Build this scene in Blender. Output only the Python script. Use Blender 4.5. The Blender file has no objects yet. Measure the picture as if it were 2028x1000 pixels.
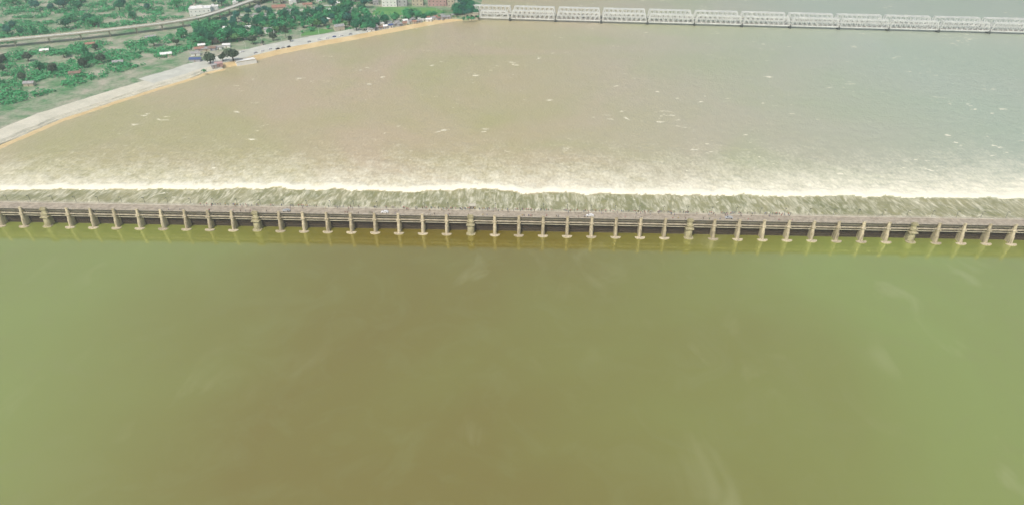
import bpy, bmesh, math, random
import numpy as np
from math import radians, sin, cos, tan, atan2, pi, hypot, exp
from mathutils import Vector, Matrix, noise as mn
random.seed(11)
D = bpy.data; C = bpy.context.scene.collection; SC = bpy.context.scene

# ------------------------------------------------------------------ camera, sky, sun, exposure
CAM_H = 204.0; PITCH = radians(32.3); FPX = 1329.0
cam = D.cameras.new('camera'); camo = D.objects.new('camera', cam); C.objects.link(camo)
camo.location = (0, 0, CAM_H); camo.rotation_euler = (radians(90) - PITCH, 0, 0)
cam.sensor_width = 36; cam.lens = FPX / 2028 * 36; cam.clip_start = 1; cam.clip_end = 20000
SC.camera = camo
SUN_EL = 56; SUN_AZ = 205          # azimuth measured from +Y (away from the camera) towards +X
w = D.worlds.new('World'); SC.world = w; w.use_nodes = True
nt = w.node_tree; bg = nt.nodes['Background']
sky = nt.nodes.new('ShaderNodeTexSky'); sky.sky_type = 'NISHITA'; sky.sun_disc = False
sky.sun_elevation = radians(SUN_EL); sky.sun_rotation = radians(SUN_AZ)
sky.air_density = 1.3; sky.dust_density = 5.0; sky.ozone_density = 1.0
nt.links.new(sky.outputs[0], bg.inputs[0]); bg.inputs[1].default_value = 0.15
sl = D.lights.new('sun', 'SUN'); sl.energy = 2.0; sl.angle = radians(7); sl.color = (1.0, 0.95, 0.86)
so = D.objects.new('sun', sl); C.objects.link(so)
sd = Vector((sin(radians(SUN_AZ)) * cos(radians(SUN_EL)), cos(radians(SUN_AZ)) * cos(radians(SUN_EL)), sin(radians(SUN_EL))))
so.rotation_euler = (-sd).to_track_quat('-Z', 'Y').to_euler()
SC.view_settings.view_transform = 'Standard'; SC.view_settings.look = 'None'
SC.view_settings.exposure = 0.06; SC.view_settings.gamma = 1.0

def G(px, py, z=0.0):             # where the sight line through a point of the photograph meets height z
    a = px - 1014; b = 500 - py
    d = (a, FPX * cos(PITCH) + b * sin(PITCH), -FPX * sin(PITCH) + b * cos(PITCH))
    t = (z - CAM_H) / d[2]
    return Vector((d[0] * t, d[1] * t, z))

# ------------------------------------------------------------------ helpers
class MB:
    def __init__(s): s.v = []; s.f = []; s.m = []; s.M = Matrix.Identity(4)
    def add(s, vs, fs, mi=0):
        n = len(s.v); s.v += [tuple(s.M @ Vector(p)) for p in vs]
        s.f += [tuple(i + n for i in f) for f in fs]; s.m += [mi] * len(fs); return s
    def box(s, x0, x1, y0, y1, z0, z1, mi=0):
        return s.add([(x0,y0,z0),(x1,y0,z0),(x1,y1,z0),(x0,y1,z0),(x0,y0,z1),(x1,y0,z1),(x1,y1,z1),(x0,y1,z1)],
                     [(0,3,2,1),(4,5,6,7),(0,1,5,4),(1,2,6,5),(2,3,7,6),(3,0,4,7)], mi)
    def bar(s, a, b, t, t2=None, mi=0):
        a = Vector(a); b = Vector(b); d = (b - a); L = d.length; d.normalize()
        up = Vector((0,0,1)) if abs(d.z) < .95 else Vector((0,1,0))
        x = d.cross(up).normalized() * t / 2; y = x.cross(d).normalized() * (t2 or t) / 2
        vs = [a-x-y, a+x-y, a+x+y, a-x+y, b-x-y, b+x-y, b+x+y, b-x+y]
        return s.add(vs, [(0,1,2,3),(7,6,5,4),(0,4,5,1),(1,5,6,2),(2,6,7,3),(3,7,4,0)], mi)
    def prism(s, pts, z0, z1, mi=0, top=None):      # outline (ccw) extruded; top = another outline for batter
        n = len(pts); t = top or pts
        vs = [(p[0], p[1], z0) for p in pts] + [(p[0], p[1], z1) for p in t]
        fs = [tuple(range(n - 1, -1, -1)), tuple(range(n, 2 * n))] + [(i, (i+1) % n, n + (i+1) % n, n + i) for i in range(n)]
        return s.add(vs, fs, mi)
    def rev(s, prof, n=10, cx=0, cy=0, mi=0):
        vs = []; fs = []
        for r, z in prof:
            for k in range(n): vs.append((cx + r * cos(2*pi*k/n), cy + r * sin(2*pi*k/n), z))
        for i in range(len(prof) - 1):
            for k in range(n):
                fs.append((i*n+k, i*n+(k+1) % n, (i+1)*n+(k+1) % n, (i+1)*n+k))
        fs.append(tuple(range(n - 1, -1, -1))); fs.append(tuple(range((len(prof)-1)*n, len(prof)*n)))
        return s.add(vs, fs, mi)
    def mesh(s, name, mats, smooth=False):
        me = D.meshes.new(name); me.from_pydata(s.v, [], s.f)
        for m in (mats if isinstance(mats, (list, tuple)) else [mats]): me.materials.append(m)
        me.polygons.foreach_set('material_index', s.m)
        if smooth: me.polygons.foreach_set('use_smooth', [True] * len(s.f))
        me.update(); return me
    def build(s, name, mats, parent=None, smooth=False):
        o = D.objects.new(name, s.mesh(name, mats, smooth)); C.objects.link(o)
        if parent: o.parent = parent
        return o

def tag(o, label=None, cat=None, group=None, kind=None):
    if label: o['label'] = label
    if cat: o['category'] = cat
    if group: o['group'] = group
    if kind: o['kind'] = kind
    return o
def empty(name, loc=(0,0,0), rz=0):
    o = D.objects.new(name, None); C.objects.link(o); o.location = loc; o.rotation_euler = (0,0,rz)
    o.empty_display_size = 0.5; return o
def copy_tree(o, parent=None, name=None):
    c = o.copy(); C.objects.link(c); c.parent = parent
    for ch in list(o.children): copy_tree(ch, c)
    return c

# ------------------------------------------------------------------ materials
class NT:
    def __init__(s, name):
        s.mat = D.materials.new(name); s.mat.use_nodes = True; s.t = s.mat.node_tree
        s.p = s.t.nodes['Principled BSDF']; s.tc = s.t.nodes.new('ShaderNodeTexCoord')
    def n(s, typ, **k):
        o = s.t.nodes.new(typ)
        for a, b in k.items(): setattr(o, a, b)
        return o
    def l(s, a, b): s.t.links.new(a, b)
    def noise(s, scale, detail=3, rough=.55, vec=None, dist=0, stretch=None, coord='Object'):
        o = s.n('ShaderNodeTexNoise'); o.inputs['Scale'].default_value = scale; o.inputs['Detail'].default_value = detail
        o.inputs['Roughness'].default_value = rough; o.inputs['Distortion'].default_value = dist
        v = vec or s.tc.outputs[coord]
        if stretch:
            m = s.n('ShaderNodeMapping'); m.inputs['Scale'].default_value = stretch; s.l(v, m.inputs[0]); v = m.outputs[0]
        s.l(v, o.inputs['Vector']); return o.outputs['Fac']
    def ramp(s, fac, stops):
        r = s.n('ShaderNodeValToRGB'); s.l(fac, r.inputs[0]); e = r.color_ramp.elements
        while len(e) < len(stops): e.new(.5)
        for q, (p, c) in zip(e, stops):
            q.position = p; q.color = (c if isinstance(c, (tuple, list)) else (c, c, c)) + ((1,) if not isinstance(c, tuple) or len(c) == 3 else ()) if isinstance(c, tuple) else (c, c, c, 1)
        return r.outputs[0]
    def mix(s, f, a, b):
        m = s.n('ShaderNodeMix', data_type='RGBA')
        for v, i in ((f, 0), (a, 6), (b, 7)):
            if isinstance(v, (int, float)): m.inputs[i].default_value = v
            elif isinstance(v, tuple): m.inputs[i].default_value = v + (1,)
            else: s.l(v, m.inputs[i])
        return m.outputs[2]
    def math(s, op, a, b=0.0, clamp=False):
        m = s.n('ShaderNodeMath', operation=op); m.use_clamp = clamp
        for i, v in enumerate((a, b)):
            if isinstance(v, (int, float)): m.inputs[i].default_value = v
            else: s.l(v, m.inputs[i])
        return m.outputs[0]
    def mr(s, v, a, b, c=0.0, d=1.0):
        m = s.n('ShaderNodeMapRange'); s.l(v, m.inputs[0])
        for i, q in zip((1,2,3,4), (a,b,c,d)): m.inputs[i].default_value = q
        return m.outputs[0]
    def bump(s, h, dist, strength=1.0):
        b = s.n('ShaderNodeBump'); b.inputs['Strength'].default_value = strength; b.inputs['Distance'].default_value = dist
        s.l(h, b.inputs['Height']); s.l(b.outputs[0], s.p.inputs['Normal'])
    def col(s, c):
        if isinstance(c, tuple): s.p.inputs['Base Color'].default_value = c + (1,)
        else: s.l(c, s.p.inputs['Base Color'])

def weathered(name, a, b, scale=.4, rough=.85, bump=0.03, fine=3.0, metallic=0):
    m = NT(name); f = m.noise(scale, 5, .65); g = m.noise(fine, 3)
    m.col(m.mix(m.mr(m.math('ADD', m.math('MULTIPLY', f, .7), m.math('MULTIPLY', g, .3)), .38, .62), a, b))
    m.p.inputs['Roughness'].default_value = rough; m.p.inputs['Metallic'].default_value = metallic
    if bump: m.bump(g, bump)
    return m.mat
def stained(name, a, b, c):           # vertical water stains, each casting weathered differently
    m = NT(name); oi = m.n('ShaderNodeObjectInfo'); va = m.n('ShaderNodeVectorMath', operation='ADD'); m.l(m.tc.outputs['Object'], va.inputs[0]); m.l(m.math('MULTIPLY', oi.outputs['Random'], 97), va.inputs[1])
    v = va.outputs[0]; f = m.noise(.45, 5, .65, vec=v); st = m.noise(1.1, 4, .6, vec=v, stretch=(1, 1, .14))
    col = m.mix(m.mr(m.math('ADD', m.math('MULTIPLY', f, .6), m.math('MULTIPLY', oi.outputs['Random'], .25)), .32, .62), a, b)
    col = m.mix(m.mr(st, .52, .68, 0, .75), col, c); m.col(col); m.p.inputs['Roughness'].default_value = .9; m.bump(f, .05); return m.mat
def rnd_var(name, a, b, scale, rough=.8):           # colour differs from object to object as well
    m = NT(name); oi = m.n('ShaderNodeObjectInfo'); f = m.noise(scale, 3)
    k = m.math('ADD', m.math('MULTIPLY', f, .6), m.math('MULTIPLY', oi.outputs['Random'], .5))
    m.col(m.mix(m.mr(k, .3, .8), a, b)); m.p.inputs['Roughness'].default_value = rough
    return m.mat

M = {}
M['pier'] = weathered('pier_concrete', (.60,.54,.40), (.27,.235,.16), .45, .9, .04, 1.2)
M['pier'] = stained('stained_pier_concrete', (.60,.53,.38), (.36,.31,.21), (.17,.14,.09))
M['pier_moss'] = weathered('mossy_concrete', (.50,.46,.30), (.29,.26,.15), .3, .9, .04, 1.2)
M['deck'] = weathered('deck_asphalt', (.25,.21,.155), (.48,.42,.32), .45, .9, .01)
M['concrete'] = weathered('pale_concrete', (.60,.57,.46), (.40,.37,.28), .25, .85, .02)
M['fascia'] = weathered('deck_edge_shadow_tone', (.13,.115,.09), (.07,.06,.045), .6, .9, .02)  # deck edge darkened in its colour to stand for the shadow line
M['beam'] = weathered('walkway_concrete', (.60,.54,.42), (.27,.24,.18), .22, .85, .02)
M['gate'] = weathered('rusty_gate_steel', (.11,.082,.055), (.055,.042,.03), .5, .75, .02)
M['steel'] = weathered('silver_paint', (.80,.82,.78), (.62,.64,.60), .1, .5, 0)
M['dark_pier'] = weathered('dark_masonry', (.14,.15,.13), (.07,.08,.07), .4, .9, .03)
M['ballast'] = weathered('track_ballast', (.42,.41,.37), (.30,.29,.27), .3, .95, .02)
M['white'] = weathered('white_wall', (.86,.86,.83), (.76,.76,.73), .2, .8, .005)
M['grey'] = weathered('grey_wall', (.48,.48,.48), (.36,.36,.37), .2, .8, .005)
M['pink'] = weathered('pink_wall', (.55,.36,.34), (.42,.27,.25), .2, .8, .005)
M['beige'] = weathered('beige_wall', (.58,.52,.40), (.46,.40,.30), .2, .8, .005)
M['tin'] = weathered('grey_tin_sheet', (.42,.42,.41), (.26,.25,.24), .5, .6, .02, 2)
M['rust'] = weathered('brown_tin_sheet', (.30,.19,.14), (.17,.11,.08), .5, .7, .02, 2)
M['tile'] = weathered('red_clay_tile', (.42,.22,.16), (.27,.14,.10), .5, .8, .02, 2)
M['blue'] = weathered('blue_tarpaulin', (.08,.13,.30), (.05,.08,.20), .5, .5, .02, 2)
M['glass'] = weathered('dark_window_glass', (.05,.06,.07), (.03,.04,.05), 1, .15, 0)
M['pane'] = weathered('grey_window_glass', (.35,.37,.38), (.28,.30,.31), 1, .3, 0)
M['bark'] = weathered('tree_bark', (.11,.08,.05), (.06,.045,.03), 2, .95, .03)
M['road'] = weathered('pale_concrete_road', (.62,.63,.55), (.48,.49,.42), .08, .9, .01)
M['asphalt'] = weathered('grey_asphalt', (.22,.23,.21), (.15,.16,.15), .1, .9, .01)
M['sand'] = weathered('yellow_river_sand', (.68,.54,.30), (.58,.43,.21), .06, .95, .05, .5)
M['rubber'] = weathered('tyre_rubber', (.03,.03,.03), (.02,.02,.02), 3, .8, 0)
def leaf(name, a, b):
    m = NT(name); oi = m.n('ShaderNodeObjectInfo'); f = m.noise(.25, 4); g = m.noise(2.5, 2)
    k = m.math('ADD', m.math('ADD', m.math('MULTIPLY', f, .5), m.math('MULTIPLY', g, .35)), m.math('MULTIPLY', oi.outputs['Random'], .3))
    m.col(m.mix(m.mr(k, .3, .85), a, b)); m.p.inputs['Roughness'].default_value = .6
    m.p.inputs['Specular IOR Level'].default_value = .25
    return m.mat
M['leaf_dark'] = leaf('dark_leaves', (.012,.11,.05), (.03,.23,.10))
M['leaf_mid'] = leaf('green_leaves', (.025,.19,.07), (.08,.40,.15))
M['leaf_light'] = leaf('light_leaves', (.07,.19,.06), (.16,.36,.13))
M['leaf_grey'] = leaf('grey_green_leaves', (.04,.075,.04), (.09,.14,.075))
M['leaf_teal'] = leaf('blue_green_leaves', (.018,.11,.08), (.04,.21,.14))

def ground_mat():
    m = NT('ground_cover'); big = m.noise(.02, 5, .7, dist=.3); mid = m.noise(.06, 4, .6); fine = m.noise(.5, 4, .7)
    grass = m.mix(m.mr(fine, .35, .65), (.035,.15,.055), (.13,.30,.11))
    earth = m.mix(m.mr(fine, .3, .7), (.33,.30,.22), (.50,.48,.38))
    m.col(m.mix(m.mr(m.math('ADD', m.math('MULTIPLY', big, .5), m.math('MULTIPLY', mid, .5)), .40, .60), grass, earth))
    m.p.inputs['Roughness'].default_value = .95; m.bump(fine, .15); return m.mat
M['ground'] = ground_mat()
def field_mat():
    m = NT('bright_grass'); a = m.noise(.05, 3); f = m.noise(1.2, 4)
    m.col(m.mix(m.mr(m.math('ADD', m.math('MULTIPLY', a, .6), m.math('MULTIPLY', f, .4)), .35, .65), (.05,.22,.045), (.16,.34,.09)))
    m.p.inputs['Roughness'].default_value = .95; m.bump(f, .1); return m.mat
M['field'] = field_mat()
def ghat_mat():
    m = NT('paved_ghat'); f = m.noise(.05, 5, .65); g = m.noise(.6, 4, .7)
    br = m.n('ShaderNodeTexBrick'); br.inputs['Scale'].default_value = .12; m.l(m.tc.outputs['Object'], br.inputs['Vector'])
    br.inputs['Color1'].default_value = (.72,.69,.56,1); br.inputs['Color2'].default_value = (.66,.63,.50,1); br.inputs['Mortar'].default_value = (.55,.52,.41,1)
    br.inputs['Mortar Size'].default_value = .01
    m.col(m.mix(m.mr(m.math('ADD', m.math('MULTIPLY', f, .6), m.math('MULTIPLY', g, .4)), .42, .62), br.outputs['Color'], (.52,.51,.40)))
    m.p.inputs['Roughness'].default_value = .9; return m.mat
M['ghat'] = ghat_mat()

def water_up():
    m = NT('calm_silty_water')
    A = m.noise(.0075, 3, .5, dist=.8); B = m.noise(.035, 4, .6, dist=1.2); 
    sx = m.n('ShaderNodeSeparateXYZ'); m.l(m.tc.outputs['Object'], sx.inputs[0])
    # base colour goes greener towards both sides, browner in the middle
    side = m.math('ADD', m.mr(sx.outputs[0], -70, -190), m.mr(sx.outputs[0], 20, 230, 0, 1.0), True)
    k = m.math('ADD', m.math('MULTIPLY', side, .75), m.mr(A, .3, .7, -.10, .2), True)
    base = m.mix(k, (.200,.155,.020), (.255,.320,.075))
    base = m.mix(m.mr(B, .5, .75, 0, .30), base, (.25,.25,.08))
    W = m.noise(.026, 4, .5, dist=.9, stretch=(1.5, .8, 1)); W2 = m.noise(.012, 2)
    wis = m.math('MULTIPLY', m.mr(W, .58, .72), m.mr(W2, .48, .64))
    base = m.mix(m.math('MULTIPLY', wis, .24), base, (.50,.50,.28))
    m.col(base); m.p.inputs['Roughness'].default_value = .11; m.p.inputs['IOR'].default_value = 2.9; m.p.inputs['Specular Tint'].default_value = (.96, 1.0, .58, 1)
    b = m.noise(.35, 3, .5, dist=.6); m.bump(m.math('ADD', b, m.math('MULTIPLY', m.noise(1.3, 2), .35)), .05, .45)
    return m.mat
def water_dn():
    m = NT('turbulent_silty_water')
    at = m.n('ShaderNodeAttribute', attribute_name='foam'); fo = at.outputs['Fac']
    a2 = m.n('ShaderNodeAttribute', attribute_name='apron'); ap = a2.outputs['Fac']
    A = m.noise(.006, 3, .55, dist=.8); B = m.noise(.03, 4, .6, dist=1)
    base = m.mix(m.mr(A, .38, .62), (.470,.385,.240), (.405,.380,.180))
    base = m.mix(m.mr(B, .4, .75, 0, .35), base, (.47,.41,.28))
    sx = m.n('ShaderNodeSeparateXYZ'); m.l(m.tc.outputs['Object'], sx.inputs[0])
    base = m.mix(m.mr(sx.outputs[0], 20, 420, 0, .75), base, (.37,.47,.38))
    base = m.mix(ap, base, m.mix(m.mr(B, .35, .65), (.225,.23,.095), (.33,.31,.15)))
    # foam: fine specks thresholded by the amount of foam the turbulence carries
    n1 = m.noise(.5, 5, .75, stretch=(1, .5, 1)); n2 = m.noise(.10, 3, .6, stretch=(1,.6,1))
    nn = m.math('ADD', m.math('MULTIPLY', n1, .72), m.math('MULTIPLY', n2, .28))
    t = m.math('ADD', m.math('MULTIPLY', m.mr(nn, .36, .62), .62), m.math('MULTIPLY', fo, 1.9))
    sp = m.mr(t, .62, 1.55)
    # spouts running down the apron
    st = m.noise(.28, 5, .62, dist=1.6, stretch=(1.25, .22, 1)); s2 = m.noise(.10, 4, .6, dist=1.5, stretch=(1, .45, 1))
    stf = m.math('MULTIPLY', m.mr(m.math('ADD', m.math('MULTIPLY', st, .6), m.math('MULTIPLY', s2, .4)), .46, .64), .75)
    fac = m.math('ADD', sp, m.math('MULTIPLY', stf, ap), True)
    # scattered flecks of drifting foam
    F = m.noise(.20, 3, .6, stretch=(.55, 1, 1)); F2 = m.noise(.022, 3, .6)
    fl = m.math('MULTIPLY', m.mr(F, .63, .67), m.mr(F2, .54, .60))
    fac = m.math('MAXIMUM', fac, m.math('MULTIPLY', fl, .95))
    m.col(m.mix(fac, base, (.86,.83,.66)))
    r = m.mr(fac, 0, 1, .30, .8); m.l(r, m.p.inputs['Roughness']); m.p.inputs['IOR'].default_value = 1.40
    b = m.math('ADD', m.noise(.5, 5, .65, stretch=(1,.6,1)), m.math('MULTIPLY', m.noise(.12, 3), 1.5))
    m.bump(b, .45, .9)
    return m.mat
M['water_up'] = water_up(); M['water_dn'] = water_dn()

# ------------------------------------------------------------------ barrage frame: u along the crest, v downstream
NOSE = Vector((-24.6, 340.6, 0)); TH = -0.0355; SP = 14.28
UX = Vector((cos(TH), sin(TH), 0)); VX = Vector((-sin(TH), cos(TH), 0))
def W(u, v, z=0): return NOSE + UX * u + VX * v + Vector((0, 0, z))
def to_uv(p): d = p - NOSE; return d.dot(UX), d.dot(VX)
ZD = -4.0                                             # tailwater level

# upstream water
up = MB(); us = [-4000, -800, -400, 0, 400, 800, 4000]
mb = MB()
for (a, b) in zip(us[:-1], us[1:]):
    mb.add([(a, -900, 0), (b, -900, 0), (b, 12, 0), (a, 12, 0)], [(0,1,2,3)])
o = mb.build('upstream_water', M['water_up']); o.location = NOSE; o.rotation_euler = (0,0,TH); tag(o, kind='structure')

# downstream water
def make_river():
    cu = list(np.arange(-345, 345.1, 1.5)); e = []; x = 345; st = 3
    while x < 6000: st *= 1.28; x += st; e.append(x)
    cu = [-q for q in e[::-1]] + cu + e
    rv = list(np.arange(10, 30, 4)) + list(np.arange(30, 150, 1.2)); y = 150; st = 1.6
    while y < 9000: rv.append(y); st *= 1.045; y += st
    nu, nv = len(cu), len(rv)
    jp = []
    for px, py in ((-200,374),(0,374),(200,373),(384,373.5),(470,371.5),(560,371),(640,375),(660,373),(710,374),(800,378),(850,376.5),(905,372.5),(980,373),(1035,380),(1060,381.5),(1080,377.5),(1130,381),(1200,382),(1300,384),(1370,384),(1450,385),(1560,387),(1674,386),(1850,390),(2050,391)):
        jp.append(to_uv(G(px, py, ZD)))
    ju = [a for a, b in jp]; jv = [b for a, b in jp]
    vs = np.zeros((nv, nu, 3)); foam = np.zeros((nv, nu)); apr = np.zeros((nv, nu))
    J = [float(np.interp(u, ju, jv)) + 3.0 * mn.noise((u * .075, 0, 5)) + 1.5 * mn.noise((u * .35, 3, 0)) for u in cu]
    for i, v in enumerate(rv):
        for j, u in enumerate(cu):
            d = v - J[j]
            if abs(u) > 420: nz = 0; n2 = 0
            else:
                nz = mn.fractal((u * .11, v * .11, 1.3), 1, 2.1, 4) if d < 110 else 0
                n2 = mn.fractal((u * .33, v * .22, 7.7), .9, 2.1, 3) if d < 80 else 0
            if d < 0:
                t = min(1, -d / 40); z = ZD - 1.0 + 3.2 * t ** 1.5
                st_ = mn.noise((u * .22, v * .05, 2)) + .6 * mn.noise((u * .6, v * .11, 9))
                z += .55 * st_ * min(1, -d / 6) + .15 * n2
                f = .42 * max(0, min(1, (47 - v) / 14)) * (.7 + .6 * mn.noise((u * .06, 1, 8))) ; a = 1.0 if d < -1.2 else -d / 1.2
            else:
                rise = 1 - exp(-d / 1.2); decay = exp(-d / 30)
                z = ZD - 1.0 + rise * 1.0 + 1.15 * rise * exp(-d / 7) + (nz * .6 + n2 * .6) * (.15 + 1.1 * exp(-d / 38)) * rise
                far = exp(-max(0, d - 4) / 50.0)
                f = 1.0 if d < 2.8 else max(.03, .50 * far + .5 * exp(-(d - 2.8) / 1.6))
                f += .10 * nz * far + .10 * far * max(0, u / 240)      # more aerated towards the right bank
                a = 0.0
                if d > 140: z = ZD
            vs[i, j] = (u, v, z); foam[i, j] = f; apr[i, j] = a
    faces = [(i*nu+j, i*nu+j+1, (i+1)*nu+j+1, (i+1)*nu+j) for i in range(nv-1) for j in range(nu-1)]
    me = D.meshes.new('downstream_water'); me.from_pydata([tuple(p) for p in vs.reshape(-1, 3)], [], faces)
    for nme, arr in (('foam', foam), ('apron', apr)):
        at = me.attributes.new(nme, 'FLOAT', 'POINT'); at.data.foreach_set('value', arr.reshape(-1).astype(np.float32))
    me.polygons.foreach_set('use_smooth', [True] * len(faces)); me.materials.append(M['water_dn'])
    o = D.objects.new('downstream_water', me); C.objects.link(o); o.location = NOSE; o.rotation_euler = (0,0,TH); tag(o, kind='structure')
make_river()

# ------------------------------------------------------------------ the barrage
bar = empty('barrage', NOSE, TH)
tag(bar, 'long concrete barrage with pale piers, dark gates and a road deck crossing the whole river', 'barrage')
K0, K1 = -10, 34
def UK(k): return (k - 11) * SP
def nose_outline(w, v0, v1, rr=1.0, n=8):            # blunt rounded cutwater
    pts = [(w/2, v1)]
    pts = [(-w/2 * cos(pi*t/n), v0 + rr * (1 - sin(pi*t/n))) for t in range(n+1)]
    return pts + [(w/2, v1), (-w/2, v1)]
def pier_mesh(w, wide):
    m = MB()
    m.prism(nose_outline(w, 1.0, 19, 1.6), -7, 4.6, top=nose_outline(w, 2.2, 19, 1.6))
    m.prism(nose_outline(w*.86, 2.45, 14.5, 1.3), 4.6, 8.2, top=nose_outline(w*.82, 3.4, 14.0, .8))
    m.prism(nose_outline(w*.82, 3.4, 5.28, .8), 8.2, 10.9, top=nose_outline(w*.80, 4.0, 5.28, .5))
    m.box(-w*.52, w*.52, 3.0, 4.35, 7.6, 8.0)
    m.box(-w*.36, w*.36, 4.15, 4.95, 10.32, 11.9)
    if wide:
        m.box(-w*.60, w*.60, 1.9, 6.0, 5.7, 6.3)
        m.box(-w*.46, w*.46, 3.3, 5.4, 10.32, 11.2)
    return m
m1 = pier_mesh(2.15, False).mesh('pier', M['pier']); m2 = pier_mesh(4.0, True).mesh('wide_pier', M['pier_moss'])
f1 = MB(); f1.prism(nose_outline(6.0, -.1, 2.6, 2.0), -6, .3)
f1 = f1.mesh('pier_footing', M['pier'])
f2 = MB(); f2.prism(nose_outline(5.4, .5, 4.0, 1.5), -6, .35); f2 = f2.mesh('pier_footing', M['pier_moss'])
gate = MB(); gate.box(-6.0, 6.0, 7.0, 7.25, -.5, 7.0); gate.box(-6.0, 6.0, 7.3, 7.5, 7.0, 9.3); gate.box(-3.2, -2.6, 6.2, 7.2, 7.1, 8.2); gate.box(2.6, 3.2, 6.2, 7.2, 7.1, 8.2)  # upper full-width plate is an added backing that keeps the deck gap dark
for z in (1.3, 2.6, 3.9, 5.2, 6.5): gate.box(-5.9, 5.9, 6.55, 7.0, z, z + .28)
for x in np.arange(-5.2, 5.3, 1.3): gate.box(x-.08, x+.08, 6.75, 7.0, .95, 6.85)
gme = gate.mesh('sluice_gate', M['gate'])
wk = MB(); wk.box(-6.15, 6.15, 4.4, 5.2, 7.45, 8.05)
wk.box(-6.15, 6.15, 4.43, 4.47, 8.95, 8.99)
for x in np.arange(-6, 6.1, 3): wk.box(x-.03, x+.03, 4.43, 4.48, 8.05, 8.95)
wme = wk.mesh('walkway_beam', M['beam'])
lb = MB(); lb.box(-6.15, 6.15, 4.9, 5.3, 5.85, 6.25); lme = lb.mesh('tie_beam', M['concrete'])
def part(name, me, k, parent=bar):
    o = D.objects.new(name, me); C.objects.link(o); o.parent = parent; o.location = (UK(k), 0, 0); return o
for k in range(K0, K1 + 1):
    wide = (k - 2) % 9 == 0
    p = part('pier', m2 if wide else m1, k)
    if wide: p['label'] = 'wide mossy double pier'
    q = D.objects.new('pier_footing', f2 if wide else f1); C.objects.link(q); q.parent = p
    if k < K1:
        part('sluice_gate', gme, k + .5).location.z = (0, 0, .35, .75, 0, .5)[(k * 7 + k * k) % 6]; part('walkway_beam', wme, k + .5); part('tie_beam', lme, k + .5)
ua, ub = UK(K0) - 7, UK(K1) + 7
dk = MB(); dk.box(ua, ub, 5.3, 13.6, 9.45, 10.30, 0)
for v in (6.2, 8.6, 11.0, 12.8): dk.box(ua, ub, v-.25, v+.25, 8.4, 9.45, 1)
dk.box(ua, ub, 4.75, 5.3, 9.75, 10.32, 2); dk.box(ua, ub, 13.6, 14.2, 9.3, 10.32, 1)
dk.box(ua, ub, 5.3, 6.2, 10.3, 10.48, 1); dk.box(ua, ub, 12.7, 13.6, 10.3, 10.48, 1)
dk.build('road_deck', [M['deck'], M['concrete'], M['fascia']], bar)
for v, st in ((4.92, 3.57), (13.9, 1.785)):
    pm = MB(); pm.box(ua, ub, v-.05, v+.05, 11.05, 11.16); pm.box(ua, ub, v-.04, v+.04, 10.65, 10.72)
    for x in np.arange(ua, ub, st): pm.box(x-.10, x+.10, v-.10, v+.10, 10.32, 11.18)
    pm.build('parapet', M['deck'] if v < 6 else M['concrete'], bar)
# control huts on the wide piers' downstream side, lamp posts on every pier
hut = MB(); hut.box(-1.9, 1.9, 14.3, 17.3, 8.5, 12.3, 0); hut.box(-2.2, 2.2, 14.05, 17.6, 12.3, 12.55, 1)
hut.box(-1.0, -.2, 14.22, 14.3, 10.4, 12.0, 2); hut.box(.4, 1.4, 14.22, 14.3, 11.0, 11.9, 2)
hme = hut.mesh('control_hut', [M['beige'], M['concrete'], M['glass']])
lp = MB(); lp.rev([(.12, 10.3), (.08, 14.6)], 8, 0, 14.35); lp.bar((0, 14.35, 14.5), (0, 13.4, 14.9), .1); lp.box(-.25, .25, 12.8, 13.5, 14.8, 15.05)
lpm = lp.mesh('lamp_post', M['dark_pier'])
for k in range(K0, K1 + 1):
    if k == 11: part('control_hut', hme, k)
    else: part('lamp_post', lpm, k)

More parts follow.
